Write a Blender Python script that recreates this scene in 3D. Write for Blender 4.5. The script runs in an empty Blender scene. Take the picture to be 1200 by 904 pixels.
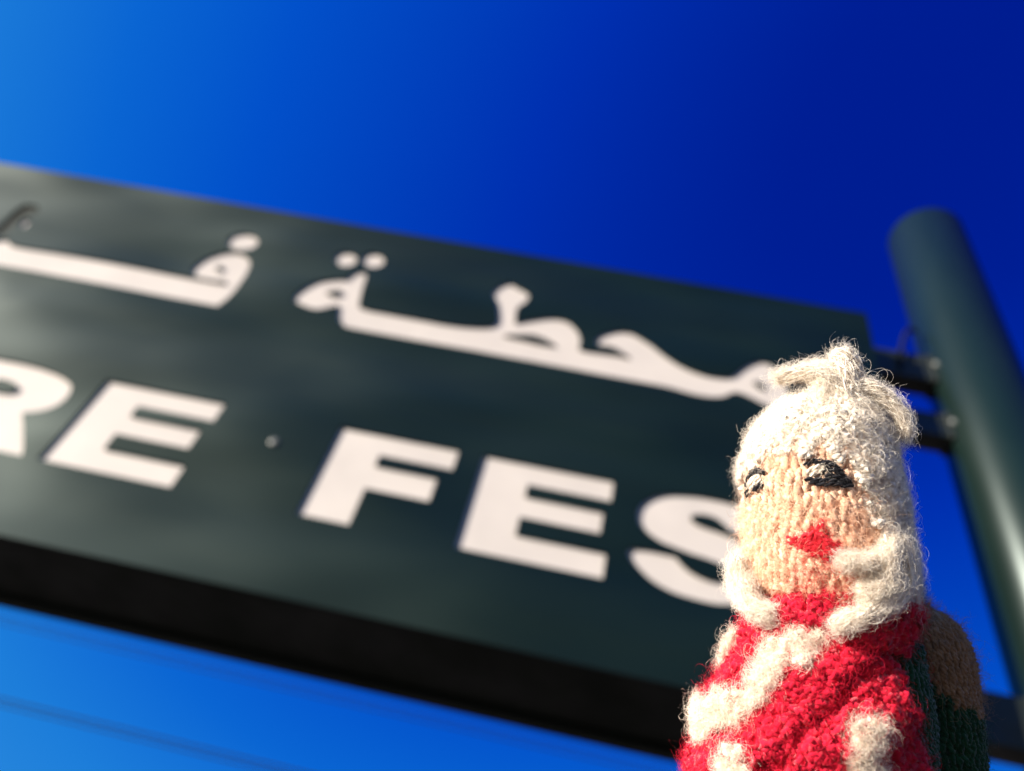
import bpy, bmesh, math
import numpy as np
from mathutils import Matrix, Vector

rng = np.random.default_rng(7)
scene = bpy.context.scene

# ------------------------------------------------------------------ camera
# sign frame (u right along the sign, v up, n out of the sign) -> world (u, -n, v + Z0)
RC = np.array([[0.97764, 0.19685, 0.07393], [-0.18561, 0.64265, 0.74334], [0.09881, -0.74044, 0.66482]])  # camera axes in the sign frame
Z0 = 2.58
FPX = 960.0
def W(u, v, n=0.0): return Vector((u, -n, v + Z0))
def axis(row): return Vector((row[0], -row[2], row[1]))
cam_pos = W(0.1469, -0.9305, 1.2708)
ax, ay, az = axis(RC[0]), axis(RC[1]), axis(RC[2])
CAM = Matrix(((ax.x, ay.x, az.x, cam_pos.x), (ax.y, ay.y, az.y, cam_pos.y), (ax.z, ay.z, az.z, cam_pos.z), (0, 0, 0, 1)))
cd = bpy.data.cameras.new('camera'); cam = bpy.data.objects.new('camera', cd)
scene.collection.objects.link(cam); cam.matrix_world = CAM; scene.camera = cam
cd.sensor_width = 36; cd.lens = 36 * FPX / 1200; cd.clip_start = 0.01; cd.clip_end = 5000
cd.dof.use_dof = True; cd.dof.focus_distance = 0.125; cd.dof.aperture_fstop = 15.5

# ------------------------------------------------------------------ light, sky, exposure
s_cam = Vector((-0.75, 0.655, 0.06)).normalized()
SUN = (ax * s_cam.x + ay * s_cam.y + az * s_cam.z).normalized()
sun_el = math.asin(SUN.z); sun_rot = math.atan2(SUN.x, SUN.y)
world = bpy.data.worlds.new('World'); scene.world = world; world.use_nodes = True
wn, wl = world.node_tree.nodes, world.node_tree.links
sky = wn.new('ShaderNodeTexSky'); sky.sky_type = 'NISHITA'; sky.sun_disc = False
sky.sun_elevation = sun_el; sky.sun_rotation = sun_rot
sky.air_density = 1.0; sky.dust_density = 0.6; sky.ozone_density = 3.0; sky.altitude = 400
bg = wn['Background']
# deep polarised blue: the sky texture's own brightness plus the glow around the sun pick the shade of blue
def wmath(op, a, b=None, c=None):
    m = wn.new('ShaderNodeMath'); m.operation = op
    for i, x in enumerate((a, b, c)):
        if x is None: continue
        if isinstance(x, (int, float)): m.inputs[i].default_value = x
        else: wl.new(x, m.inputs[i])
    return m.outputs[0]
sep = wn.new('ShaderNodeSeparateColor'); wl.new(sky.outputs[0], sep.inputs[0])
wtc = wn.new('ShaderNodeTexCoord'); wdot = wn.new('ShaderNodeVectorMath'); wdot.operation = 'DOT_PRODUCT'
wl.new(wtc.outputs['Generated'], wdot.inputs[0]); wdot.inputs[1].default_value = tuple(SUN)
glow = wmath('MULTIPLY', wdot.outputs['Value'], wmath('MULTIPLY_ADD', wdot.outputs['Value'], 0.0268, 0.2453))
shade = wmath('MULTIPLY_ADD', sep.outputs[2], 0.1770, wmath('ADD', glow, -0.1011))
ramp = wn.new('ShaderNodeValToRGB'); cr = ramp.color_ramp
stops = [(0.0, (0, 0.003, 0.16)), (0.114, (0, 0.013, 0.296)), (0.17, (0, 0.029, 0.435)), (0.283, (0.0005, 0.080, 0.590)), (0.36, (0.003, 0.13, 0.65)), (0.45, (0.012, 0.205, 0.70)), (0.6, (0.03, 0.28, 0.74)), (1.0, (0.7, 0.85, 0.95))]
while len(cr.elements) < len(stops): cr.elements.new(0.5)
for e, (p_, c_) in zip(cr.elements, stops): e.position = p_; e.color = (*c_, 1)
wl.new(shade, ramp.inputs[0])
sky_gain = wn.new('ShaderNodeVectorMath'); sky_gain.operation = 'SCALE'; sky_gain.inputs['Scale'].default_value = 10.0 / 2 ** 0.5
wl.new(ramp.outputs[0], sky_gain.inputs[0]); wl.new(sky_gain.outputs[0], bg.inputs[0])
bg.inputs[1].default_value = 0.05
sd = bpy.data.lights.new('sun', 'SUN'); sd.energy = 5.0; sd.angle = math.radians(0.5); sd.color = (1.0, 0.91, 0.78)
sun = bpy.data.objects.new('sun', sd); scene.collection.objects.link(sun)
sun.rotation_euler = (-SUN).to_track_quat('-Z', 'Y').to_euler(); sun.location = (0, 0, 20)
scene.view_settings.view_transform = 'Standard'; scene.view_settings.look = 'None'
scene.view_settings.gamma = 1; scene.view_settings.use_curve_mapping = False
scene.view_settings.exposure = 1.5
scene.cycles.max_bounces = 12; scene.cycles.diffuse_bounces = 8; scene.cycles.use_denoising = True

# ------------------------------------------------------------------ helpers
COL = scene.collection
def link(o, parent=None):
    COL.objects.link(o)
    if parent is not None: o.parent = parent
    return o
def tag(o, label=None, cat=None, group=None, kind=None):
    for k, v in (('label', label), ('category', cat), ('group', group), ('kind', kind)):
        if v: o[k] = v
    return o
def empty(name, loc):
    o = bpy.data.objects.new(name, None); o.empty_display_size = 0.1; o.location = loc; return link(o)
def bm_obj(name, bm, mat, parent=None, smooth=False):
    me = bpy.data.meshes.new(name); bm.to_mesh(me); bm.free()
    if smooth:
        for p in me.polygons: p.use_smooth = True
    me.materials.append(mat)
    return link(bpy.data.objects.new(name, me), parent)
def add_box(bm, lo, hi, bevel=0.0):
    r = bmesh.ops.create_cube(bm, size=1.0)
    c = [(a + b) / 2 for a, b in zip(lo, hi)]; s = [abs(b - a) for a, b in zip(lo, hi)]
    for v in r['verts']: v.co = Vector((v.co.x * s[0] + c[0], v.co.y * s[1] + c[1], v.co.z * s[2] + c[2]))
    if bevel:
        es = list({e for v in r['verts'] for e in v.link_edges})
        bmesh.ops.bevel(bm, geom=es, offset=bevel, segments=2, affect='EDGES', profile=0.5)
def lathe(bm, prof, c=(0, 0), seg=40):
    rings = []
    for r, z in prof:
        rings.append([bm.verts.new((c[0] + r * math.cos(2 * math.pi * i / seg), c[1] + r * math.sin(2 * math.pi * i / seg), z)) for i in range(seg)])
    for a, b in zip(rings, rings[1:]):
        for i in range(seg):
            bm.faces.new((a[i], a[(i + 1) % seg], b[(i + 1) % seg], b[i]))
    bm.faces.new(rings[0][::-1]); bm.faces.new(rings[-1])
def np_mesh(name, verts, faces, mat, parent=None, smooth=True):
    """verts (N,3) float, faces (M,4) int"""
    me = bpy.data.meshes.new(name)
    n, m = len(verts), len(faces)
    me.vertices.add(n); me.vertices.foreach_set('co', np.ascontiguousarray(verts, dtype=np.float32).ravel())
    me.loops.add(m * 4); me.loops.foreach_set('vertex_index', np.ascontiguousarray(faces, dtype=np.int32).ravel())
    me.polygons.add(m); me.polygons.foreach_set('loop_start', np.arange(0, m * 4, 4, dtype=np.int32))
    me.update(calc_edges=True)
    me.polygons.foreach_set('use_smooth', np.full(m, smooth))
    me.materials.append(mat); me.update()
    return link(bpy.data.objects.new(name, me), parent)

def new_mat(name):
    m = bpy.data.materials.new(name); m.use_nodes = True
    return m, m.node_tree.nodes, m.node_tree.links, m.node_tree.nodes['Principled BSDF']
def noise_ramp(n, l, vec, scale, detail, lo, hi, c0, c1, rough=0.55):
    t = n.new('ShaderNodeTexNoise'); t.inputs['Scale'].default_value = scale; t.inputs['Detail'].default_value = detail; t.inputs['Roughness'].default_value = rough
    l.new(vec, t.inputs['Vector'])
    r = n.new('ShaderNodeValToRGB'); r.color_ramp.elements[0].position = lo; r.color_ramp.elements[1].position = hi
    r.color_ramp.elements[0].color = (*c0, 1); r.color_ramp.elements[1].color = (*c1, 1)
    l.new(t.outputs[0], r.inputs[0]); return t, r
def coords(n, l, scale=(1, 1, 1), rot=(0, 0, 0)):
    tc = n.new('ShaderNodeTexCoord'); mp = n.new('ShaderNodeMapping'); mp.inputs['Scale'].default_value = scale; mp.inputs['Rotation'].default_value = rot
    l.new(tc.outputs['Object'], mp.inputs[0]); return mp.outputs[0]
def bump(n, l, height, strength, dist, target):
    b = n.new('ShaderNodeBump'); b.inputs['Strength'].default_value = strength; b.inputs['Distance'].default_value = dist
    l.new(height, b.inputs['Height']); l.new(b.outputs[0], target.inputs['Normal']); return b

def painted(name, c0, c1, r0, r1, scale, stretch=(1, 1, 1), bmp=0.0, bdist=0.002, rot=(0, 0, 0)):
    m, n, l, p = new_mat(name)
    v = coords(n, l, stretch, rot)
    t, r = noise_ramp(n, l, v, scale, 5, 0.3, 0.7, c0, c1); l.new(r.outputs[0], p.inputs['Base Color'])
    t2, r2 = noise_ramp(n, l, v, scale * 0.6, 4, 0.32, 0.68, (r0,) * 3, (r1,) * 3); l.new(r2.outputs[0], p.inputs['Roughness'])
    if bmp: bump(n, l, t.outputs[0], bmp, bdist, p)
    return m
M_board = painted('black_glossy_board', (0.0008, 0.0035, 0.0026), (0.0018, 0.006, 0.0045), 0.44, 0.64, 1.6, (0.7, 3.0, 1.0), 0.0, 0.0, (0, 0, 0.12))
_p = M_board.node_tree.nodes['Principled BSDF']        # finely brushed sideways: the gloss spreads up and down
_p.inputs['Anisotropic'].default_value = 0.65; _p.inputs['Specular IOR Level'].default_value = 0.37; _p.inputs['Specular Tint'].default_value = (0.72, 0.98, 0.95, 1)
_n, _l = M_board.node_tree.nodes, M_board.node_tree.links
_w = _n.new('ShaderNodeTexNoise'); _w.inputs['Scale'].default_value = 1.5; _w.inputs['Detail'].default_value = 1.2; _w.inputs['Roughness'].default_value = 0.4
_l.new(coords(_n, _l, (0.9, 2.2, 1.0), (0, 0, 0.2)), _w.inputs['Vector']); bump(_n, _l, _w.outputs[0], 0.85, 0.10, _p)      # slightly dished sheet metal
_t = M_board.node_tree.nodes.new('ShaderNodeCombineXYZ'); _t.inputs[2].default_value = 1.0
M_board.node_tree.links.new(_t.outputs[0], _p.inputs['Tangent'])
M_case = painted('black_casing_paint', (0.002, 0.005, 0.003), (0.004, 0.007, 0.004), 0.5, 0.8, 9)
M_white = painted('white_acrylic', (0.37, 0.335, 0.31), (0.42, 0.38, 0.35), 0.45, 0.6, 7)
M_pole = painted('dark_pole_paint', (0.002, 0.006, 0.005), (0.004, 0.010, 0.009), 0.26, 0.36, 5, (1, 1, 0.3), 0.15, 0.003)
M_arm = painted('black_bracket_paint', (0.003, 0.006, 0.004), (0.006, 0.009, 0.006), 0.45, 0.7, 14)
M_weld = painted('pale_weld_metal', (0.05, 0.06, 0.06), (0.11, 0.115, 0.11), 0.35, 0.6, 60)
M_cable = painted('cable_rubber', (0.002, 0.004, 0.010), (0.004, 0.006, 0.013), 0.7, 0.9, 30)
M_case.node_tree.nodes['Principled BSDF'].inputs['Specular IOR Level'].default_value = 0.2
M_pole.node_tree.nodes['Principled BSDF'].inputs['Specular IOR Level'].default_value = 0.3; M_pole.node_tree.nodes['Principled BSDF'].inputs['Specular Tint'].default_value = (0.85, 1, 1, 1)
M_cable.node_tree.nodes['Principled BSDF'].inputs['Specular IOR Level'].default_value = 0.15

# ------------------------------------------------------------------ ground
def ground_material():
    m, n, l, p = new_mat('paving')
    v = coords(n, l)
    br = n.new('ShaderNodeTexBrick'); br.inputs['Scale'].default_value = 1.0
    br.inputs['Brick Width'].default_value = 0.6; br.inputs['Row Height'].default_value = 0.4; br.inputs['Mortar Size'].default_value = 0.006
    br.inputs['Color1'].default_value = (0.10, 0.08, 0.06, 1); br.inputs['Color2'].default_value = (0.14, 0.11, 0.085, 1); br.inputs['Mortar'].default_value = (0.05, 0.045, 0.04, 1)
    l.new(v, br.inputs['Vector'])
    t, r = noise_ramp(n, l, v, 0.8, 6, 0.3, 0.7, (0.75, 0.75, 0.75), (1, 1, 1))
    mx = n.new('ShaderNodeMix'); mx.data_type = 'RGBA'; mx.blend_type = 'MULTIPLY'; mx.inputs[0].default_value = 1
    l.new(br.outputs[0], mx.inputs[6]); l.new(r.outputs[0], mx.inputs[7]); l.new(mx.outputs[2], p.inputs['Base Color'])
    p.inputs['Roughness'].default_value = 0.85
    bump(n, l, br.outputs['Fac'], -0.3, 0.004, p)
    return m
bm = bmesh.new(); bmesh.ops.create_grid(bm, x_segments=1, y_segments=1, size=1500)
tag(bm_obj('ground', bm, ground_material()), 'brown paved station forecourt under the sign', 'ground', kind='structure')

# ------------------------------------------------------------------ station sign
V_TOP, V_BOT, U_R, U_L, DEPTH, THICK = 1.0475, -0.1797, 0.8367, -2.25, 0.006, 0.25
def smooth_closed(pts, sub=4, corner=58):
    P = np.array(pts, float); n = len(P); out = []
    def is_corner(i):
        a, b = P[i] - P[i - 1], P[(i + 1) % n] - P[i]
        d = np.dot(a, b) / (np.linalg.norm(a) * np.linalg.norm(b) + 1e-9)
        return math.degrees(math.acos(max(-1, min(1, d)))) > corner
    cs = [is_corner(i) for i in range(n)]
    for i in range(n):
        p0, p1, p2, p3 = P[i - 1], P[i], P[(i + 1) % n], P[(i + 2) % n]
        if cs[i]: p0 = 2 * p1 - p2
        if cs[(i + 1) % n]: p3 = 2 * p2 - p1
        for k in range(sub):
            t = k / sub
            out.append(0.5 * ((2 * p1) + (-p0 + p2) * t + (2 * p0 - 5 * p1 + 4 * p2 - p3) * t * t + (-p0 + 3 * p1 - 3 * p2 + p3) * t ** 3))
    return [tuple(q) for q in out]
def ell(cx, cy, ux, uy, vx, vy, n=28):
    return [(cx + ux * math.cos(2 * math.pi * i / n) + vx * math.sin(2 * math.pi * i / n), cy + uy * math.cos(2 * math.pi * i / n) + vy * math.sin(2 * math.pi * i / n)) for i in range(n)]
def sh(pts, dx): return [(x + dx, y) for x, y in pts]
E_ = [(0, 250), (280, 250), (280, 191), (107, 191), (107, 161), (268, 161), (268, 104), (107, 104), (107, 61), (285, 61), (285, 0), (0, 0)]
F_ = [(0, 250), (264, 250), (264, 190), (107, 190), (107, 162), (240, 162), (240, 96), (107, 96), (107, 0), (0, 0)]
R_o = [(-1245, 250), (-1177, 250), (-1137, 251), (-1081, 247), (-1027, 236), (-991, 220), (-975, 203), (-968, 176), (-973, 147), (-993, 124), (-1026, 108), (-1001, 75), (-964, 22), (-952, 0), (-1072, 0), (-1110, 62), (-1140, 92), (-1140, 0), (-1245, 0)]
R_c = [(-1140, 190), (-1113, 189), (-1092, 183), (-1082, 171), (-1090, 159), (-1112, 154), (-1140, 154)]
S_o = [(267, 74), (273, 86), (307, 90), (360, 89), (370, 76), (387, 61), (413, 50), (439, 49), (461, 56), (473, 67), (468, 79), (452, 89), (422, 96), (392, 100), (356, 108), (329, 115), (301, 132), (284, 151), (279, 174), (285, 201), (304, 225), (328, 240), (349, 247), (387, 254), (429, 256), (472, 253), (513, 241), (543, 219), (559, 188), (555, 176), (515, 177), (468, 178), (458, 186), (437, 203), (410, 206), (388, 199), (386, 190), (403, 178), (438, 172), (471, 163), (504, 153), (537, 132), (552, 103), (551, 67), (534, 36), (502, 13), (464, 2), (440, -3), (408, -3), (361, 2), (322, 17), (295, 37), (276, 56)]
A_o = [(-1650, 0), (-1530, 250), (-1400, 250), (-1280, 0), (-1395, 0), (-1411, 40), (-1515, 40), (-1531, 0)]
A_c = [(-1496, 92), (-1430, 92), (-1463, 182)]
G_o = [(-1690, 135), (-1690, 20), (-1735, 20), (-1745, 30), (-1790, 4), (-1850, -3), (-1930, 15), (-1980, 62), (-1993, 125), (-1980, 188), (-1930, 236), (-1850, 255), (-1770, 245), (-1720, 212), (-1705, 178), (-1805, 170), (-1825, 190), (-1855, 196), (-1882, 180), (-1892, 125), (-1882, 72), (-1855, 55), (-1820, 60), (-1800, 82), (-1845, 84), (-1845, 135)]
MHT = [(-650, 647), (-652, 678), (-637, 719), (-617, 748), (-579, 770), (-553, 777), (-547, 803), (-537, 819), (-516, 824), (-506, 799), (-496, 737), (-483, 676), (-467, 667), (-418, 666), (-344, 666), (-232, 667), (-155, 682), (-129, 699), (-127, 722), (-140, 775), (-152, 804), (-165, 827), (-160, 859), (-145, 881), (-128, 893), (-105, 876), (-84, 866), (-71, 853), (-70, 826), (-79, 804), (-89, 784), (-87, 753), (-82, 723), (-56, 740), (-15, 763), (20, 773), (52, 764), (78, 735), (90, 702), (91, 667), (102, 662), (138, 665), (191, 668), (219, 665), (200, 679), (177, 693), (156, 695), (135, 692), (127, 707), (134, 730), (157, 752), (181, 766), (210, 768), (239, 753), (269, 732), (298, 705), (335, 678), (370, 661), (405, 653), (442, 656), (469, 666), (484, 688), (504, 716), (528, 740), (551, 748), (570, 738), (588, 709), (601, 671), (607, 632), (594, 594), (568, 581), (539, 587), (513, 600), (491, 608), (473, 606), (454, 588), (432, 577), (399, 572), (362, 574), (324, 580), (268, 581), (148, 581), (44, 582), (-62, 582), (-168, 582), (-318, 580), (-390, 580), (-445, 580), (-482, 582), (-504, 595), (-521, 626), (-530, 661), (-549, 649), (-569, 632), (-593, 628), (-623, 636)]
MHT_c = [[(-581, 704), (-563, 719), (-545, 723), (-541, 706), (-563, 696)], [(-99, 662), (-65, 675), (-31, 684), (3, 678), (35, 659), (-4, 656), (-48, 659)], [(522, 660), (537, 665), (552, 651), (548, 641), (533, 646)]]
FA = [(-815, 569), (-804, 619), (-805, 687), (-811, 740), (-826, 781), (-852, 802), (-872, 808), (-896, 804), (-919, 788), (-941, 756), (-951, 712), (-946, 690), (-932, 676), (-903, 668), (-869, 670), (-844, 675), (-838, 667), (-866, 664), (-932, 664), (-987, 664), (-1087, 667), (-1185, 668), (-1311, 666), (-1440, 662), (-1462, 680), (-1484, 680), (-1505, 657), (-1503, 600), (-1453, 569), (-1407, 570), (-1313, 571), (-1217, 571), (-1126, 571), (-938, 569), (-876, 569)]
FA_c = [[(-897, 725), (-888, 737), (-874, 727), (-880, 713)]]
ALIF_SHADE = [(-1524, 690), (-1530, 740), (-1542, 818), (-1537, 856), (-1500, 858), (-1478, 832), (-1490, 808), (-1500, 787), (-1495, 746), (-1490, 700)]  # shadow of the recess wall over the alif, put in as a black inset
ALIF_GLINT = [(-1485, 755), (-1492, 776), (-1480, 790), (-1468, 780), (-1463, 753), (-1468, 742)]  # highlight on the alif, put in as a small white inset
SIN = [(-1600, 569), (-1584, 700), (-1615, 712), (-1634, 662), (-1668, 655), (-1690, 700), (-1722, 704), (-1735, 660), (-1765, 652), (-1790, 705), (-1825, 700), (-1822, 620), (-1850, 520), (-1920, 485), (-2000, 500), (-2035, 565), (-2030, 640), (-2060, 630), (-2075, 550), (-2040, 450), (-1950, 405), (-1850, 420), (-1785, 480), (-1760, 570)]
dot_fa = ell(-884, 862, 40, 12, -16, 40)
dot1, dot2 = ell(-587, 866, 29, 9, -13, 33), ell(-514, 884, 29, 9, -13, 33)
letters = [('letter', [sh(E_, -918)], 0), ('letter', [sh(F_, -374)], 0), ('letter', [sh(E_, -57)], 0), ('letter', [R_o, R_c], 1), ('letter', [S_o], 1),
           ('letter', [A_o, A_c], 0), ('letter', [G_o], 1), ('arabic_word', [MHT] + MHT_c, 1), ('arabic_word', [FA] + FA_c, 1), ('letter', [SIN], 1), ('letter_shadow', [ALIF_SHADE], 1), ('letter_highlight', [ALIF_GLINT], 1),
           ('letter_dot', [dot_fa], 2), ('letter_dot', [dot1], 2), ('letter_dot', [dot2], 2)]
def outline_mesh(name, loops, extrude, mat, parent, loc):
    cu = bpy.data.curves.new(name, 'CURVE'); cu.dimensions = '2D'; cu.fill_mode = 'BOTH'; cu.extrude = extrude
    for lp in loops:
        sp = cu.splines.new('POLY'); sp.points.add(len(lp) - 1); sp.use_cyclic_u = True
        for q, (x, y) in zip(sp.points, lp): q.co = (x, y, 0, 1)
    tmp = bpy.data.objects.new('tmp', cu); COL.objects.link(tmp)
    me = bpy.data.meshes.new_from_object(tmp.evaluated_get(bpy.context.evaluated_depsgraph_get()))
    bpy.data.objects.remove(tmp); bpy.data.curves.remove(cu)
    me.name = name; me.materials.clear(); me.materials.append(mat)
    o = link(bpy.data.objects.new(name, me), parent); o.rotation_euler = (math.pi / 2, 0, 0); o.location = loc
    return o
sign = tag(empty('station_sign', (0, THICK / 2, Z0 + V_BOT)), 'black lightbox station sign with white cut out Arabic and Latin lettering', 'sign')
oz = -(Z0 + V_BOT); oy = -THICK / 2            # child offsets from the sign's Empty
prep = []
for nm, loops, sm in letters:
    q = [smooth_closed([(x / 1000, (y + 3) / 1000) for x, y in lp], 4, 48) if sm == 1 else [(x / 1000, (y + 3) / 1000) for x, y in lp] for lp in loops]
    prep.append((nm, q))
rect = [(U_L, V_BOT), (U_R, V_BOT), (U_R, V_TOP), (U_L, V_TOP)]
outline_mesh('front_panel', [rect] + [lp for _, q in prep for lp in q], DEPTH / 2, M_board, sign, (0, oy + DEPTH / 2, Z0 + oz))
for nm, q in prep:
    outline_mesh(nm, q, 0.0015, M_case if nm == 'letter_shadow' else M_white, sign, (0, oy + DEPTH + 0.0018, Z0 + oz))
bm = bmesh.new(); add_box(bm, (U_L + 0.003, oy + DEPTH + 0.0036, Z0 + V_BOT + 0.002 + oz), (U_R - 0.003, oy + THICK, Z0 + V_TOP - 0.003 + oz), 0.004)
bm_obj('casing', bm, M_case, sign)
bm = bmesh.new(); add_box(bm, (U_L + 0.003, oy + THICK - 0.03, Z0 + V_BOT - 0.010 + oz), (U_R - 0.003, oy + THICK + 0.002, Z0 + V_BOT + 0.0015 + oz), 0.002)
bm_obj('bottom_lip', bm, M_case, sign)
for (u, v) in ((-0.490, 0.169), (-1.78, 0.40)):
    bm = bmesh.new(); bmesh.ops.create_uvsphere(bm, u_segments=14, v_segments=8, radius=0.011, matrix=Matrix.Translation((u, oy - 0.001, Z0 + v + oz)) @ Matrix.Diagonal((1, 0.45, 1, 1)))
    bm_obj('rivet', bm, M_weld, sign, True)

# ------------------------------------------------------------------ posts with their bracket arms
POLE_N, POLE_R, POLE_TOP = -0.125, 0.120, 1.775
def post(u, side, label):
    root = tag(empty('sign_post', (u, -POLE_N, 0)), label, 'post', 'posts carrying the station sign')
    top = Z0 + POLE_TOP
    bm = bmesh.new(); r = POLE_R
    lathe(bm, [(r, 0.02), (r, top - 0.014), (r - 0.004, top - 0.004), (r - 0.013, top), (0.02, top + 0.003)], seg=56)
    bm_obj('tube', bm, M_pole, root, True)
    bm = bmesh.new(); lathe(bm, [(0.21, 0.0), (0.21, 0.018), (0.205, 0.022), (0.13, 0.022)], seg=40); bm_obj('base_plate', bm, M_pole, root)
    for k in range(6):
        a = k * math.pi / 3; bm = bmesh.new(); lathe(bm, [(0.014, 0.022), (0.014, 0.04), (0.006, 0.046)], (0.17 * math.cos(a), 0.17 * math.sin(a)), 6); bm_obj('anchor_bolt', bm, M_weld, root)
    x_edge = abs((U_R if side > 0 else U_L) - u)
    for (v0, v1, y0, y1) in ((0.933, 1.040, -0.025, 0.035), (0.712, 0.798, -0.025, 0.035), (-0.098, 0.010, -0.025, 0.035)):
        bm = bmesh.new()
        xs = sorted((-side * (x_edge - 0.001), -side * (r * 0.80)))
        add_box(bm, (xs[0], y0, Z0 + v0), (xs[1], y1, Z0 + v1), 0.004)
        arm = bm_obj('bracket_arm', bm, M_arm, root)
        bm = bmesh.new(); xs = sorted((-side * (r + 0.010), -side * (r * 0.82)))
        add_box(bm, (xs[0], y0 - 0.006, Z0 + v0 - 0.004), (xs[1], y1 + 0.006, Z0 + v1 + 0.004), 0.003)
        bm_obj('weld_collar', bm, M_arm, arm)
        for dv in (0.6,):
            bm = bmesh.new(); bmesh.ops.create_uvsphere(bm, u_segments=12, v_segments=8, radius=0.012, matrix=Matrix.Translation((-side * (r - 0.006), y0 - 0.008, Z0 + v0 + dv * (v1 - v0))) @ Matrix.Diagonal((1, 0.6, 1.0, 1)))
            bm_obj('bolt', bm, M_weld, arm, True)
    return root
post_r = post(1.167, 1, 'dark round steel post beside the end of the sign after the letter S')
post(U_L - (1.167 - U_R), -1, 'dark round steel post beside the end of the sign before the letter G')

def tube_mesh(name, pts, r, mat, parent=None, seg=10):
    pts = [Vector(p) for p in pts]; vs, fs = [], []
    for i, p in enumerate(pts):
        t = (pts[min(i + 1, len(pts) - 1)] - pts[max(i - 1, 0)]).normalized()
        a = t.orthogonal().normalized(); b = t.cross(a)
        vs += [p + (a * math.cos(2 * math.pi * k / seg) + b * math.sin(2 * math.pi * k / seg)) * r for k in range(seg)]
    for i in range(len(pts) - 1):
        for k in range(seg): fs.append((i * seg + k, i * seg + (k + 1) % seg, (i + 1) * seg + (k + 1) % seg, (i + 1) * seg + k))
    return np_mesh(name, np.array([tuple(v) for v in vs]), np.array(fs), mat, parent)
# thin supply wire looping from the post down to the upper bracket arm
wp = [(1.030, 1.165, -0.110), (1.008, 1.150, -0.095), (0.985, 1.115, -0.085), (0.968, 1.065, -0.082), (0.955, 1.010, -0.085), (0.95, 0.955, -0.095)]
base = Vector((1.167, -POLE_N, 0))
def bez(ps, n=24):
    P = np.array(ps); m = len(P); t = np.linspace(0, m - 1.001, n); out = []
    for x in t:
        i = int(x); f = x - i; p0, p1, p2, p3 = P[max(i - 1, 0)], P[i], P[min(i + 1, m - 1)], P[min(i + 2, m - 1)]
        out.append(0.5 * ((2 * p1) + (-p0 + p2) * f + (2 * p0 - 5 * p1 + 4 * p2 - p3) * f * f + (-p0 + 3 * p1 - 3 * p2 + p3) * f ** 3))
    return np.array(out)
tube_mesh('supply_wire', [W(*q) - base for q in bez(wp)], 0.006, M_cable, post_r)

# ------------------------------------------------------------------ overhead cables far behind the sign
def unproject(px, py, n0):
    d = RC.T @ np.array([px - 600, 452 - py, -FPX]); C = np.array([0.1469, -0.9305, 1.2708]); return C + (n0 - C[2]) / d[2] * d
for (px, py, n0, r, lab) in ((140, 755, -9.0, 0.008, 'thin overhead cable next to the bottom edge of the sign'), (140, 763, -9.0, 0.007, 'thin overhead cable just below the cable that runs next to the sign edge'),
                             (140, 853, -9.0, 0.011, 'thick overhead cable, upper one of the pair farther below the sign'), (140, 861, -9.0, 0.009, 'overhead cable lowest of all, farthest below the sign')):
    c = unproject(px, py, n0)
    pts = [W(c[0] + x, c[1] + 0.0006 * x * x, n0) for x in np.linspace(-30, 30, 41)]
    mid = W(c[0], c[1], n0)
    o = tube_mesh('overhead_cable', [p - mid for p in pts], r, M_cable, None, 8); o.location = mid
    tag(o, lab, 'cable', 'overhead cables')

# ------------------------------------------------------------------ knitted finger puppet held close to the camera
# Puppet units: 1 unit = 0.1354 mm. Local x right, y up, z towards the camera; origin at the hem. X0, Y0 place it in its own drawing grid.
UNIT = 0.13 / FPX
X0, Y0 = 970.0, 1010.0
puppet = empty('finger_puppet', (0, 0, 0))
PIV = (968.0, 650.0)                                   # grid point that the puppet turns about, on the line of sight
UNIT = UNIT * 0.93
pz = -Vector(((PIV[0] - 600) / FPX, (452 - PIV[1]) / FPX, -1)).normalized(); px_ = Vector((0, 1, 0)).cross(pz).normalized(); py_ = pz.cross(px_)
PROT = Matrix((px_, py_, pz)).transposed().to_4x4()
puppet.matrix_world = CAM @ Matrix.Translation(((PIV[0] - 600) * 0.13 / FPX, (452 - PIV[1]) * 0.13 / FPX, -0.13)) @ PROT @ Matrix.Translation(((X0 - PIV[0]) * UNIT * 0.92, (PIV[1] - Y0) * UNIT * 0.985, 0))
tag(puppet, 'knitted wool finger puppet with cream hair, red lips and red and white scarf', 'finger puppet')
def to_m(P):                      # drawing grid (x, y down, z) -> local metres
    P = np.asarray(P, float); Q = np.empty_like(P)
    Q[..., 0] = (P[..., 0] - X0) * UNIT * 0.92; Q[..., 1] = (Y0 - P[..., 1]) * UNIT * 0.985; Q[..., 2] = P[..., 2] * UNIT
    return Q
def unit(v): return v / (np.linalg.norm(v, axis=-1, keepdims=True) + 1e-12)

def wool(name, c0, c1, trans=0.0):
    m, n, l, p = new_mat(name)
    v = coords(n, l, (1 / UNIT,) * 3)
    t, r = noise_ramp(n, l, v, 0.11, 4, 0.3, 0.7, c0, c1); l.new(r.outputs[0], p.inputs['Base Color'])
    p.inputs['Roughness'].default_value = 0.9; p.inputs['Specular IOR Level'].default_value = 0.25
    p.inputs['Sheen Weight'].default_value = 0.25; p.inputs['Sheen Roughness'].default_value = 0.4
    t2 = n.new('ShaderNodeTexNoise'); t2.inputs['Scale'].default_value = 0.9; t2.inputs['Detail'].default_value = 3; l.new(v, t2.inputs['Vector'])
    if not trans: bump(n, l, t2.outputs[0], 0.8, 1.6 * UNIT, p)
    if trans:
        tb = n.new('ShaderNodeBsdfTranslucent'); l.new(r.outputs[0], tb.inputs[0])
        mx = n.new('ShaderNodeMixShader'); mx.inputs[0].default_value = trans
        out = n['Material Output']; l.new(p.outputs[0], mx.inputs[1]); l.new(tb.outputs[0], mx.inputs[2]); l.new(mx.outputs[0], out.inputs[0])
    return m
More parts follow.
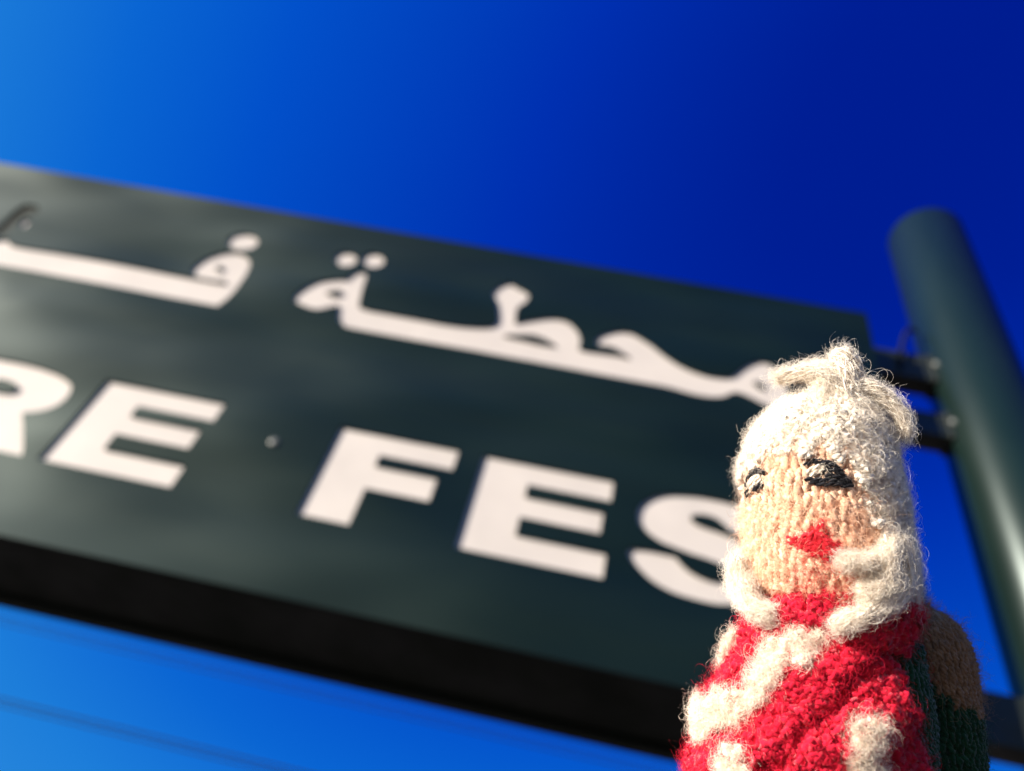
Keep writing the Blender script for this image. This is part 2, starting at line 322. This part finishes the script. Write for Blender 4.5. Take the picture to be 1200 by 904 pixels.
WOOL = {'cream': ((0.70, 0.62, 0.53), (0.84, 0.77, 0.68)), 'skin': ((0.68, 0.39, 0.25), (0.84, 0.60, 0.45)), 'red': ((0.48, 0.003, 0.024), (0.64, 0.008, 0.042)),
        'white': ((0.70, 0.60, 0.49), (0.82, 0.74, 0.64)), 'black': ((0.006, 0.006, 0.009), (0.016, 0.016, 0.022)), 'green': ((0.003, 0.034, 0.012), (0.007, 0.060, 0.022)),
        'tan': ((0.22, 0.12, 0.06), (0.34, 0.20, 0.11)), 'lips': ((0.50, 0.010, 0.022), (0.68, 0.03, 0.05))}
YARN = {k: wool(k + '_wool', *v) for k, v in WOOL.items()}
FUZZ = {k: wool(k + '_wool_fibre', *[tuple(min(0.92, c * 1.12) for c in q) for q in v], trans=0.3) for k, v in WOOL.items()}

class Rev:
    """soft body of revolution in the drawing grid: rows of (y, x_left, x_right), depth ratio, z centre"""
    def __init__(self, rows, depth, zc, puff=None):
        R = np.array(rows, float); self.y = R[:, 0]; self.c = (R[:, 1] + R[:, 2]) / 2; self.a = (R[:, 2] - R[:, 1]) / 2
        self.depth, self.zc, self.puff = depth, zc, puff
    def at(self, th, y, off=0.0):
        y = np.asarray(y, float); c = np.interp(y, self.y, self.c); a = np.interp(y, self.y, self.a)
        if self.puff is not None: a = a + self.puff(th, y)
        P = np.stack([c + a * np.sin(th), y, self.zc + a * self.depth * np.cos(th)], -1)
        return P + self.nrm(th, y) * np.asarray(off)[..., None]
    def nrm(self, th, y):
        da = (np.interp(y + 3, self.y, self.a) - np.interp(y - 3, self.y, self.a)) / 6
        n = np.stack([np.sin(th), -da, np.cos(th) / self.depth], -1); return unit(n)
    def theta_of(self, x, y):     # front side angle for a grid point
        c = np.interp(y, self.y, self.c); a = np.interp(y, self.y, self.a)
        return np.arcsin(np.clip((x - c) / a, -0.999, 0.999))

def in_poly(x, y, poly):
    P = np.array(poly, float); r = np.zeros(np.shape(x), bool); j = len(P) - 1
    for i in range(len(P)):
        xi, yi, xj, yj = *P[i], *P[j]
        with np.errstate(divide='ignore', invalid='ignore'):
            r ^= ((yi > y) != (yj > y)) & (x < (xj - xi) * (y - yi) / (yj - yi + 1e-12) + xi)
        j = i
    return r

def wob(P, amp, f, ph):          # smooth wobble so that no two stitches match
    return amp * np.stack([np.sin(P[..., 1] * f + ph + 1.7 * np.sin(P[..., 0] * f * 0.7)), np.sin(P[..., 0] * f * 1.1 + ph * 2 + np.cos(P[..., 2] * f)), np.sin((P[..., 0] + P[..., 1]) * f * 0.9 + ph * 3)], -1)

def stitches(surf, rows, W_, amp, D, knit=True, ncol=None, off=0.0, jit=0.10, shear=0.0, K=15):
    """every stitch of every row: centre points (M,K,3), normals (M,K,3), grid centre (M,3)"""
    out, nr, ctr = [], [], []
    t = np.linspace(0, 1, K)
    for j, y in enumerate(rows):
        a = float(np.interp(y, surf.y, surf.a)); nc = ncol or max(6, int(round(2 * math.pi * a * (1 + surf.depth) / 2 / W_)))
        i = np.arange(nc)[:, None]
        jx = rng.normal(0, jit, (nc, 1)); jy = rng.normal(0, jit, (nc, 1)); ja = 1 + rng.normal(0, jit, (nc, 1))
        ph = (i + t[None] + 0.17 * np.sin(4 * math.pi * t[None]) + jx) * 2 * math.pi / nc + 0.13 * j * (0 if ncol else 1)
        ph = (ph + math.pi) % (2 * math.pi) - math.pi
        ph = np.where(np.abs(ph - ph[:, :1]) > math.pi, ph - 2 * math.pi * np.sign(ph - ph[:, :1]), ph)
        yy = y + (jy - ja * np.cos(2 * math.pi * t[None])) * amp + shear * np.sin(ph)
        o = off + D * (-1 if knit else 1) * np.cos(4 * math.pi * t[None]) + rng.normal(0, jit * 4, (nc, 1))
        P = surf.at(ph, yy, o * np.ones_like(ph)); out.append(P); nr.append(surf.nrm(ph, yy)); ctr.append(P.mean(1))
    return np.concatenate(out), np.concatenate(nr), np.concatenate(ctr)

def plies(P, N, r, n_ply=3, twist=0.16, spread=0.5):
    """split yarn centre lines into twisted plies"""
    T = unit(np.gradient(P, axis=1)); B = unit(np.cross(T, N)); N2 = np.cross(B, T)
    s = np.concatenate([np.zeros((len(P), 1)), np.cumsum(np.linalg.norm(np.diff(P, axis=1), axis=-1), 1)], 1)
    ph0 = rng.uniform(0, 6.28, (len(P), 1)); res = []
    for k in range(n_ply):
        ph = ph0 + s * twist * 2 + 2 * math.pi * k / n_ply
        res.append(P + spread * r[..., None] * (np.cos(ph)[..., None] * N2 + np.sin(ph)[..., None] * B))
    return np.concatenate(res)

def tubes(P, r, sides=5):
    M, K, _ = P.shape
    T = unit(np.gradient(P, axis=1)); ref = np.zeros((M, 1, 3)); ref[..., 2] = 1.0
    ref = ref + 0.3 * rng.normal(0, 1, (M, 1, 3)); A = unit(np.cross(T, ref)); B = np.cross(T, A)
    ang = 2 * math.pi * np.arange(sides) / sides
    V = P[:, :, None] + r[:, :, None, None] * (np.cos(ang)[None, None, :, None] * A[:, :, None] + np.sin(ang)[None, None, :, None] * B[:, :, None])
    idx = np.arange(M * K * sides).reshape(M, K, sides)
    F = np.stack([idx[:, :-1], np.roll(idx, -1, 2)[:, :-1], np.roll(idx, -1, 2)[:, 1:], idx[:, 1:]], -1)
    return V.reshape(-1, 3), F.reshape(-1, 4)

def join(parts):
    vs, fs, o = [], [], 0
    for v, f in parts: vs.append(v); fs.append(f + o); o += len(v)
    return np.concatenate(vs), np.concatenate(fs)

def yarn_geo(P, N, r, n_ply=3, sides=5, spread=0.5, rp=0.56):
    rr = np.broadcast_to(np.asarray(r, float), P.shape[:2]); Q = plies(P, N, rr, n_ply, spread=spread)
    return tubes(Q, np.tile(rr, (n_ply, 1)) * rp, sides)

def fibres(P0, N, n, length, lift, curl, width, tang=None, K=7):
    """n loose wool fibres growing from points P0 with outward normals N"""
    pick = rng.integers(0, len(P0), n); p, nn = P0[pick], unit(N[pick] + 0.45 * rng.normal(0, 1, (n, 3)))
    t1 = unit(np.cross(nn, rng.normal(0, 1, (n, 3))))
    if tang is not None: t1 = unit(t1 * 0.7 + tang[pick] * rng.choice([-1, 1], (n, 1)))
    t2 = np.cross(nn, t1)
    L = length * np.minimum(rng.lognormal(0, 0.45, (n, 1)), 1.9); h = np.minimum(lift * rng.lognormal(0, 0.6, (n, 1)), 4 * lift); c = np.minimum(curl * rng.lognormal(0, 0.5, (n, 1)), 2.2 * curl)
    s = np.linspace(0, 1, K)[None]; ph = rng.uniform(0, 6.28, (n, 1)); w = rng.uniform(3.0, 10.0, (n, 1))
    end = rng.uniform(0.4, 1.0, (n, 1))
    a = L * s + c * (np.cos(ph + w * s) - np.cos(ph)); b = c * (np.sin(ph + w * s) - np.sin(ph)); u = h * np.sin(math.pi * s * end) + 0.4 * c * np.sin(ph * 2 + w * s * 1.3) * s
    Q = p[:, None] + a[..., None] * t1[:, None] + b[..., None] * t2[:, None] + u[..., None] * nn[:, None]
    return ribbons(Q, width * rng.uniform(0.6, 1.3, (n, 1)), nn)
def ribbons(Q, width, face=None):
    n, K, _ = Q.shape
    T = unit(np.gradient(Q, axis=1)); f = rng.normal(0, 1, (n, 1, 3)); f = f if face is None else face[:, None] + 0.4 * f; side = unit(np.cross(T, f))
    taper = np.linspace(1, 0.35, K)[None]
    hw = (0.5 * width * taper)[..., None]
    V = np.stack([Q - side * hw, Q + side * hw], 2)
    idx = np.arange(n * K * 2).reshape(n, K, 2)
    F = np.stack([idx[:, :-1, 0], idx[:, :-1, 1], idx[:, 1:, 1], idx[:, 1:, 0]], -1)
    return V.reshape(-1, 3), F.reshape(-1, 4)

def part(name, geo, mat, parent=None):
    v, f = geo; return np_mesh(name, to_m(v), f, mat, puppet if parent is None else parent)
def fuzz(parent, geo, mat):
    o = part('fuzz', geo, mat, parent); tag(o, kind='stuff'); return o
def shell(surf, y0, y1, off, mask=None, ny=60, nt=96):
    ys = np.linspace(y0, y1, ny); th = np.linspace(-math.pi, math.pi, nt + 1)
    TH, YY = np.meshgrid(th, ys); P = surf.at(TH, YY, off * np.ones_like(TH)); idx = np.arange(P.shape[0] * P.shape[1]).reshape(P.shape[:2])
    F = np.stack([idx[:-1, :-1], idx[:-1, 1:], idx[1:, 1:], idx[1:, :-1]], -1).reshape(-1, 4)
    if mask is not None:
        c = P.reshape(-1, 3)[F].mean(1); F = F[mask(c)]
    return P.reshape(-1, 3), F

# ---- head
HEAD = Rev([(452, 958, 984), (456, 938, 1004), (464, 918, 1020), (476, 900, 1026), (490, 887, 1035), (508, 875, 1042), (532, 867, 1050), (560, 863, 1056), (600, 864, 1061), (640, 866, 1064), (670, 868, 1065), (690, 874, 1062), (705, 890, 1056), (730, 900, 1050)], 0.95, 0.0)
FACE_IN = [(858, 720), (852, 690), (850, 640), (852, 590), (864, 550), (890, 532), (930, 522), (968, 524), (998, 538), (1017, 575), (1028, 620), (1034, 660), (1036, 720)]
FACE = [(840, 720), (838, 600), (850, 545), (885, 520), (930, 511), (975, 513), (1008, 530), (1028, 575), (1040, 620), (1044, 720)]
def bare_mask(c): return in_poly(c[..., 0], c[..., 1], FACE_IN) & (c[..., 2] > -15)
def face_mask(c): return in_poly(c[..., 0], c[..., 1], FACE) & (c[..., 2] > -25)
P, N, C = stitches(HEAD, np.arange(514, 716, 15.0), 22, 13.2, 3.8, True, ncol=30, jit=0.16)
fm = face_mask(C)
def near(P, r): return r * (1 + 0.12 * np.sin(P[..., 0] * 0.31 + P[..., 1] * 0.23))
EYES = [[(928, 534), (970, 526), (1008, 546), (1012, 584), (930, 584)], [(856, 596), (858, 556), (884, 540), (908, 546), (908, 586)], [(922, 632), (960, 616), (990, 645), (984, 656), (950, 652), (924, 644)]]
fr, fn = P[fm].reshape(-1, 3) + N[fm].reshape(-1, 3) * 3, N[fm].reshape(-1, 3)
keep = np.ones(len(fr), bool)
for q in EYES: keep &= ~in_poly(fr[:, 0], fr[:, 1], q)
fr, fn = fr[keep], fn[keep]
face = part('face', join([yarn_geo(P[fm], N[fm], near(P[fm], 6.8)), shell(HEAD, 505, 722, -4.0, face_mask)]), YARN['skin'])
fuzz(face, join([fibres(fr, fn, 22000, 11, 2.2, 3.2, 0.36), fibres(fr, fn, 250, 18, 6, 6, 0.34, K=12)]), FUZZ['skin'])
# ---- hair cap: reversed stitches, thicker and rougher
rows = np.concatenate([np.array([455, 461, 469]), np.arange(479, 716, 12.0)])
Ph, Nh, Ch = stitches(HEAD, rows, 17, 10.0, 4.2, False, off=4.5, jit=0.20)
hm = ~bare_mask(Ch)
Ph, Nh = Ph[hm] + wob(Ph[hm], 2.2, 0.09, 0.4), Nh[hm]
hair = part('hair', join([yarn_geo(Ph, Nh, near(Ph, 6.4), spread=0.55), shell(HEAD, 452, 716, -1.5, lambda c: ~bare_mask(c))]), YARN['cream'])
hp, hn = Ph.reshape(-1, 3) + Nh.reshape(-1, 3) * 4, Nh.reshape(-1, 3)
fuzz(hair, join([fibres(hp, hn, 46000, 10, 2.2, 3.4, 0.34, K=8), fibres(hp, hn, 2600, 8, 4, 5, 0.24, K=14), fibres(hp, hn, 60, 14, 6, 8, 0.26, K=24)]), FUZZ['cream'])

# ---- free locks of hair
def lock(name, ctrl, r0, r1, n_str, parent, colour='cream', nf=1600, flare=0.0):
    c = bez(ctrl, 26); K = len(c); T = unit(np.gradient(c, axis=0)); A = unit(np.cross(T, np.array([0.2, 0.1, 1.0]))); B = np.cross(T, A)
    s = np.linspace(0, 1, K); rad = r0 + (r1 - r0) * s
    Ps, Rs, Ns = [], [], []
    for k in range(n_str):
        rr = math.sqrt(rng.uniform(0.02, 1)); ph = rng.uniform(0, 6.28) + s * rng.uniform(2.0, 5.0); w = rad * rr * (1 + flare * s * rng.uniform(0, 1))
        wobble = 0.22 * rad[:, None] * np.stack([np.sin(s * 17 + k), np.cos(s * 14 + 2 * k), np.sin(s * 20 + 3 * k)], -1)
        nn = np.cos(ph)[:, None] * A + np.sin(ph)[:, None] * B
        Ps.append(c + w[:, None] * nn + wobble); Ns.append(nn); Rs.append(np.full(K, 1.1 + 0.8 * rng.uniform()) * (1 - 0.45 * s * (flare > 0)))
    Ps, Rs, Ns = np.array(Ps), np.array(Rs), np.array(Ns)
    o = part(name, join([tubes(Ps, Rs, 5), tubes((c + 0.1 * rad[:, None] * np.stack([np.sin(s * 19), np.cos(s * 16), np.sin(s * 23)], -1))[None], (rad * (0.78 + 0.12 * np.sin(s * 26)))[None], 10)]), YARN[colour], parent)
    fuzz_geo = [fibres(Ps.reshape(-1, 3), Ns.reshape(-1, 3), nf, 10, 2.2, 3.4, 0.34, np.repeat(T[None], n_str, 0).reshape(-1, 3), K=8), fibres(Ps.reshape(-1, 3), Ns.reshape(-1, 3), nf // 10, 8, 4, 5, 0.25, K=14)]
    return o, fuzz_geo
hair_fuzz = []
for nm, ctrl, r0, r1, ns, fl in (
    ('hair_tuft', [(984, 492, 20), (988, 462, 26), (992, 438, 24), (992, 408, 18), (986, 394, 14)], 26, 14, 32, 0.35),
    ('hair_tuft', [(992, 456, 34), (966, 430, 40), (938, 420, 38), (904, 426, 32)], 13, 6, 20, 0.4),
    ('hair_tuft', [(985, 452, 26), (972, 426, 26), (962, 414, 20), (950, 410, 14)], 12, 6, 14, 0.5),
    ('hair_tuft', [(990, 444, 22), (1018, 436, 22), (1046, 452, 18), (1064, 476, 14), (1066, 497, 10)], 12, 7, 24, 0.45),
    ('hair_tuft', [(1000, 470, 34), (1016, 466, 32), (1028, 478, 26), (1034, 494, 20)], 13, 8, 14, 0.4),
    ('hair_tuft', [(970, 470, 40), (962, 456, 44), (964, 440, 40), (974, 424, 30)], 13, 7, 14, 0.4),
    ('hair_lock', [(1054, 626, 62), (1062, 660, 66), (1050, 690, 80), (1022, 708, 98), (996, 720, 104), (980, 728, 104)], 11, 8, 20, 0.2),
    ('hair_lock', [(1058, 620, 40), (1066, 655, 38), (1068, 688, 34), (1060, 706, 40)], 11, 10, 22, 0.2),
    ('hair_lock', [(1042, 630, 80), (1032, 648, 90), (1010, 657, 104), (988, 654, 108)], 9, 6, 16, 0.2),
    ('hair_lock', [(1040, 650, 82), (1036, 672, 92), (1022, 686, 98), (1012, 690, 100)], 12, 9, 18, 0.2),
    ('hair_lock', [(862, 664, 44), (857, 684, 46), (862, 702, 52), (874, 712, 60)], 12, 12, 20, 0.2),
    ('hair_lock', [(868, 692, 64), (874, 714, 74), (886, 722, 82), (900, 724, 86)], 10, 7, 16, 0.2)):
    o, g = lock(nm, ctrl, r0, r1, ns * 3, hair, nf=4500 if nm == 'hair_lock' else 3200, flare=fl); hair_fuzz += g
# long stray hairs
def stray(pts, w=0.4): return ribbons(np.repeat(bez(pts, 60)[None], 2, 0) , np.full((2, 1), w))
hair_fuzz += [stray([(1010, 405, 10), (1020, 414, 8), (1030, 410, 6), (1042, 408, 4), (1048, 416, 2), (1040, 430, 0), (1034, 442, 0), (1030, 448, 0)]), stray([(975, 425, 20), (970, 412, 22), (966, 402, 22)])]
fuzz(hair, join(hair_fuzz), FUZZ['cream'])

# ---- face embroidery
def on_head(x, y, lift):
    th = HEAD.theta_of(np.array(x, float), np.array(y, float)); return HEAD.at(th, np.array(y, float), np.full(np.shape(x), float(lift)))
def threads(paths, r, lift):
    Q = []
    for p in paths:
        b = bez([(*q, 0) for q in p], 14); s = np.linspace(0, 1, 14); Q.append(on_head(b[:, 0], b[:, 1], lift) + HEAD.nrm(HEAD.theta_of(b[:, 0], b[:, 1]), b[:, 1]) * (2.0 * np.sin(math.pi * s) - 1.5)[:, None])
    Q = np.array(Q); Nn = HEAD.nrm(HEAD.theta_of(Q[..., 0], Q[..., 1]), Q[..., 1])
    return Q, Nn, r
def embroidery(name, colour, paths, r, lift, parent, nf=260):
    Q, Nn, r = threads(paths, r, lift)
    o = part(name, yarn_geo(Q, Nn, np.full(Q.shape[:2], r), 2), YARN[colour], parent)
    fuzz(o, fibres(Q.reshape(-1, 3) + Nn.reshape(-1, 3) * r * 0.6, Nn.reshape(-1, 3), nf, 8, 1.8, 2.2, 0.38), FUZZ[colour]); return o
eye = embroidery('eye', 'black', [[(943, 548), (955, 542), (972, 544), (985, 553)], [(960, 556), (975, 553), (988, 560), (997, 569)], [(944, 563), (958, 564), (975, 564), (994, 570)], [(948, 566), (962, 569), (978, 568), (993, 571)], [(966, 550), (976, 551), (986, 558), (992, 566)], [(965, 559), (975, 559), (985, 562), (995, 569)], [(955, 547), (965, 546), (976, 549), (986, 557)]], 3.3, 8.0, face)
embroidery('eye_white', 'white', [[(946, 556), (953, 552), (960, 549), (964, 549)], [(949, 559), (955, 557), (961, 554), (965, 553)]], 3.4, 8.0, eye, 40)
eye = embroidery('eye', 'black', [[(871, 571), (875, 562), (883, 556), (893, 556)], [(876, 560), (882, 555), (889, 553), (896, 557)], [(873, 585), (874, 581), (876, 578), (879, 576)], [(883, 577), (887, 575), (891, 572), (895, 570)]], 3.1, 8.5, face)
embroidery('eye_white', 'white', [[(874, 575), (880, 568), (887, 564), (893, 563)], [(877, 577), (883, 572), (889, 568), (894, 566)], [(874, 570), (879, 565), (885, 561), (891, 560)]], 3.4, 8.0, eye, 60)
embroidery('mouth', 'lips', [[(926, 637), (938, 638), (950, 634), (962, 626)], [(925, 634), (935, 634), (950, 629), (964, 622)], [(936, 643), (948, 644), (960, 642), (976, 636)], [(948, 648), (958, 650), (968, 648), (982, 645)], [(958, 622), (963, 628), (970, 634), (980, 640)], [(962, 632), (968, 640), (978, 646), (992, 650)], [(970, 640), (980, 646), (988, 654), (994, 664)], [(958, 626), (961, 620), (963, 616), (964, 613)], [(940, 640), (952, 640), (964, 638), (976, 640)], [(950, 644), (956, 646), (962, 650), (970, 656)]], 4.9, 6.3, face, 900)

cf = in_poly(fr[:, 0], fr[:, 1], [(930, 655), (985, 650), (1010, 670), (1010, 700), (925, 700)])
fuzz(face, fibres(fr[cf], fn[cf], 1300, 9, 1.8, 3.0, 0.36), FUZZ['lips'])

# ---- jumper (green) under the scarf, and the arm behind
TORSO = Rev([(700, 930, 1040), (725, 905, 1062), (760, 880, 1082), (800, 862, 1090), (850, 850, 1096), (930, 845, 1098), (1006, 850, 1094)], 0.85, -28.0)
P, N, C = stitches(TORSO, np.arange(716, 1006, 15), 21, 12.5, 3.5, True, ncol=32)
jumper = part('jumper', join([yarn_geo(P, N, near(P, 6.0)), shell(TORSO, 700, 1006, -4)]), YARN['green'])
fuzz(jumper, fibres(P.reshape(-1, 3) + N.reshape(-1, 3) * 3, N.reshape(-1, 3), 6000, 15, 3, 3, 0.45), FUZZ['green'])
ARM = Rev([(722, 1100, 1112), (727, 1078, 1132), (738, 1062, 1147), (756, 1055, 1158), (785, 1052, 1166), (820, 1052, 1170), (860, 1054, 1174), (1000, 1060, 1180)], 0.95, -165.0)
P, N, C = stitches(ARM, np.concatenate([[726, 734], np.arange(744, 1000, 14)]), 19, 11.5, 3.2, True, ncol=20)
hand_edge = lambda c: c[..., 1] < 790 + (c[..., 0] - 1090) * 0.75
hm = hand_edge(C)
sleeve = part('sleeve', join([yarn_geo(P[~hm], N[~hm], near(P[~hm], 5.6)), shell(ARM, 724, 1000, -4, lambda c: ~hand_edge(c))]), YARN['green'])
fuzz(sleeve, join([fibres(P[~hm].reshape(-1, 3) + N[~hm].reshape(-1, 3) * 3, N[~hm].reshape(-1, 3), 5000, 15, 3, 3, 0.45)]), FUZZ['green'])
hand = part('hand', join([yarn_geo(P[hm], N[hm], near(P[hm], 5.6)), shell(ARM, 722, 900, -4, hand_edge)]), YARN['tan'], sleeve)
fuzz(hand, join([fibres(P[hm].reshape(-1, 3) + N[hm].reshape(-1, 3) * 3, N[hm].reshape(-1, 3), 4000, 15, 3, 3, 0.45), fibres(P[hm].reshape(-1, 3), N[hm].reshape(-1, 3), 300, 24, 12, 5, 0.45)]), FUZZ['tan'])

# ---- scarf: red with white stripes
def cz(pts): return [(760 + x / 2.727, 620 + y / 2.727) for x, y in pts]
STRIPES = [cz([(150, 540), (165, 460), (205, 415), (280, 405), (255, 455), (205, 505), (165, 555)]),
           cz([(80, 668), (150, 642), (240, 592), (310, 545), (350, 492), (385, 430), (430, 388), (490, 355), (545, 362), (530, 388), (462, 424), (412, 464), (386, 534), (314, 594), (235, 646), (165, 678), (100, 690)]),
           cz([(666, 562), (698, 548), (708, 620), (716, 700), (706, 800), (630, 800), (638, 680), (654, 620)]), cz([(230, 800), (240, 755), (285, 725), (335, 738), (360, 800)])]
SCARF_EDGE = [(700, 640), (1090, 640), (1074, 745), (1042, 752), (1052, 800), (1072, 845), (1084, 905), (1086, 1010), (700, 1010)]
def crease(th, y):
    x = np.sin(th) * 110 + 965
    d1 = (x - (1012 - (y - 776) * 0.68)) / 9.0; d2 = (y - (752 + (x - 965) * 0.10)) / 8.0
    f = 5.5 * np.sin(0.052 * (0.62 * x + y) * 1.25 + 0.6) + 3 * np.sin(0.03 * x + 0.05 * y)
    return (f - 17 * np.exp(-d1 * d1) * (y > 770) - 9 * np.exp(-d2 * d2) * (x > 940) + 6 * np.exp(-((y - 722) / 20) ** 2)) * (np.cos(th) > -0.5)
SCARF = Rev([(676, 905, 1045), (688, 892, 1060), (705, 886, 1066), (725, 884, 1068), (745, 874, 1070), (770, 858, 1074), (800, 841, 1078), (830, 824, 1080), (860, 811, 1082), (904, 802, 1084), (960, 806, 1086), (1000, 812, 1086)], 0.84, 8.0, crease)
P, N, C = stitches(SCARF, np.arange(682, 1010, 13.5), 22, 11.0, 4.6, False, off=1.0, jit=0.22, shear=-16.0)
P = P + wob(P, 2.4, 0.07, 1.1)
def scarf_ok(c): return in_poly(c[..., 0], c[..., 1], SCARF_EDGE) | (c[..., 2] < -20)
def stripe_m(c):
    r = np.zeros(c.shape[:-1], bool)
    for s_ in STRIPES: r |= in_poly(c[..., 0], c[..., 1], s_)
    return r & (c[..., 2] > -20)
ok = scarf_ok(C); P, N, C = P[ok], N[ok], C[ok]
sm = stripe_m(C)
scarf = part('scarf', join([yarn_geo(P[~sm], N[~sm], near(P[~sm], 7.4), spread=0.55), shell(SCARF, 678, 1006, -3, lambda c: scarf_ok(c) & ~stripe_m(c), 90, 120)]), YARN['red'])
rp, rn = P[~sm].reshape(-1, 3) + N[~sm].reshape(-1, 3) * 4, N[~sm].reshape(-1, 3)
fuzz(scarf, join([fibres(rp, rn, 52000, 11, 2.6, 3.6, 0.34, K=8), fibres(rp, rn, 2400, 9, 4.5, 5, 0.26, K=14), fibres(rp, rn, 70, 15, 7, 8, 0.28, K=24)]), FUZZ['red'])
Pw = P[sm] + N[sm] * 4.0
stripe = part('white_stripe', join([yarn_geo(Pw, N[sm], near(Pw, 8.2), spread=0.55), shell(SCARF, 678, 1006, 0, lambda c: scarf_ok(c) & stripe_m(c), 90, 120)]), YARN['white'], scarf)
wpn = N[sm].reshape(-1, 3); wpp = Pw.reshape(-1, 3) + wpn * 4
fuzz(stripe, join([fibres(wpp, wpn, 20000, 11, 2.6, 3.6, 0.34, K=8), fibres(wpp, wpn, 800, 9, 4, 5, 0.26, K=14)]), FUZZ['white'])
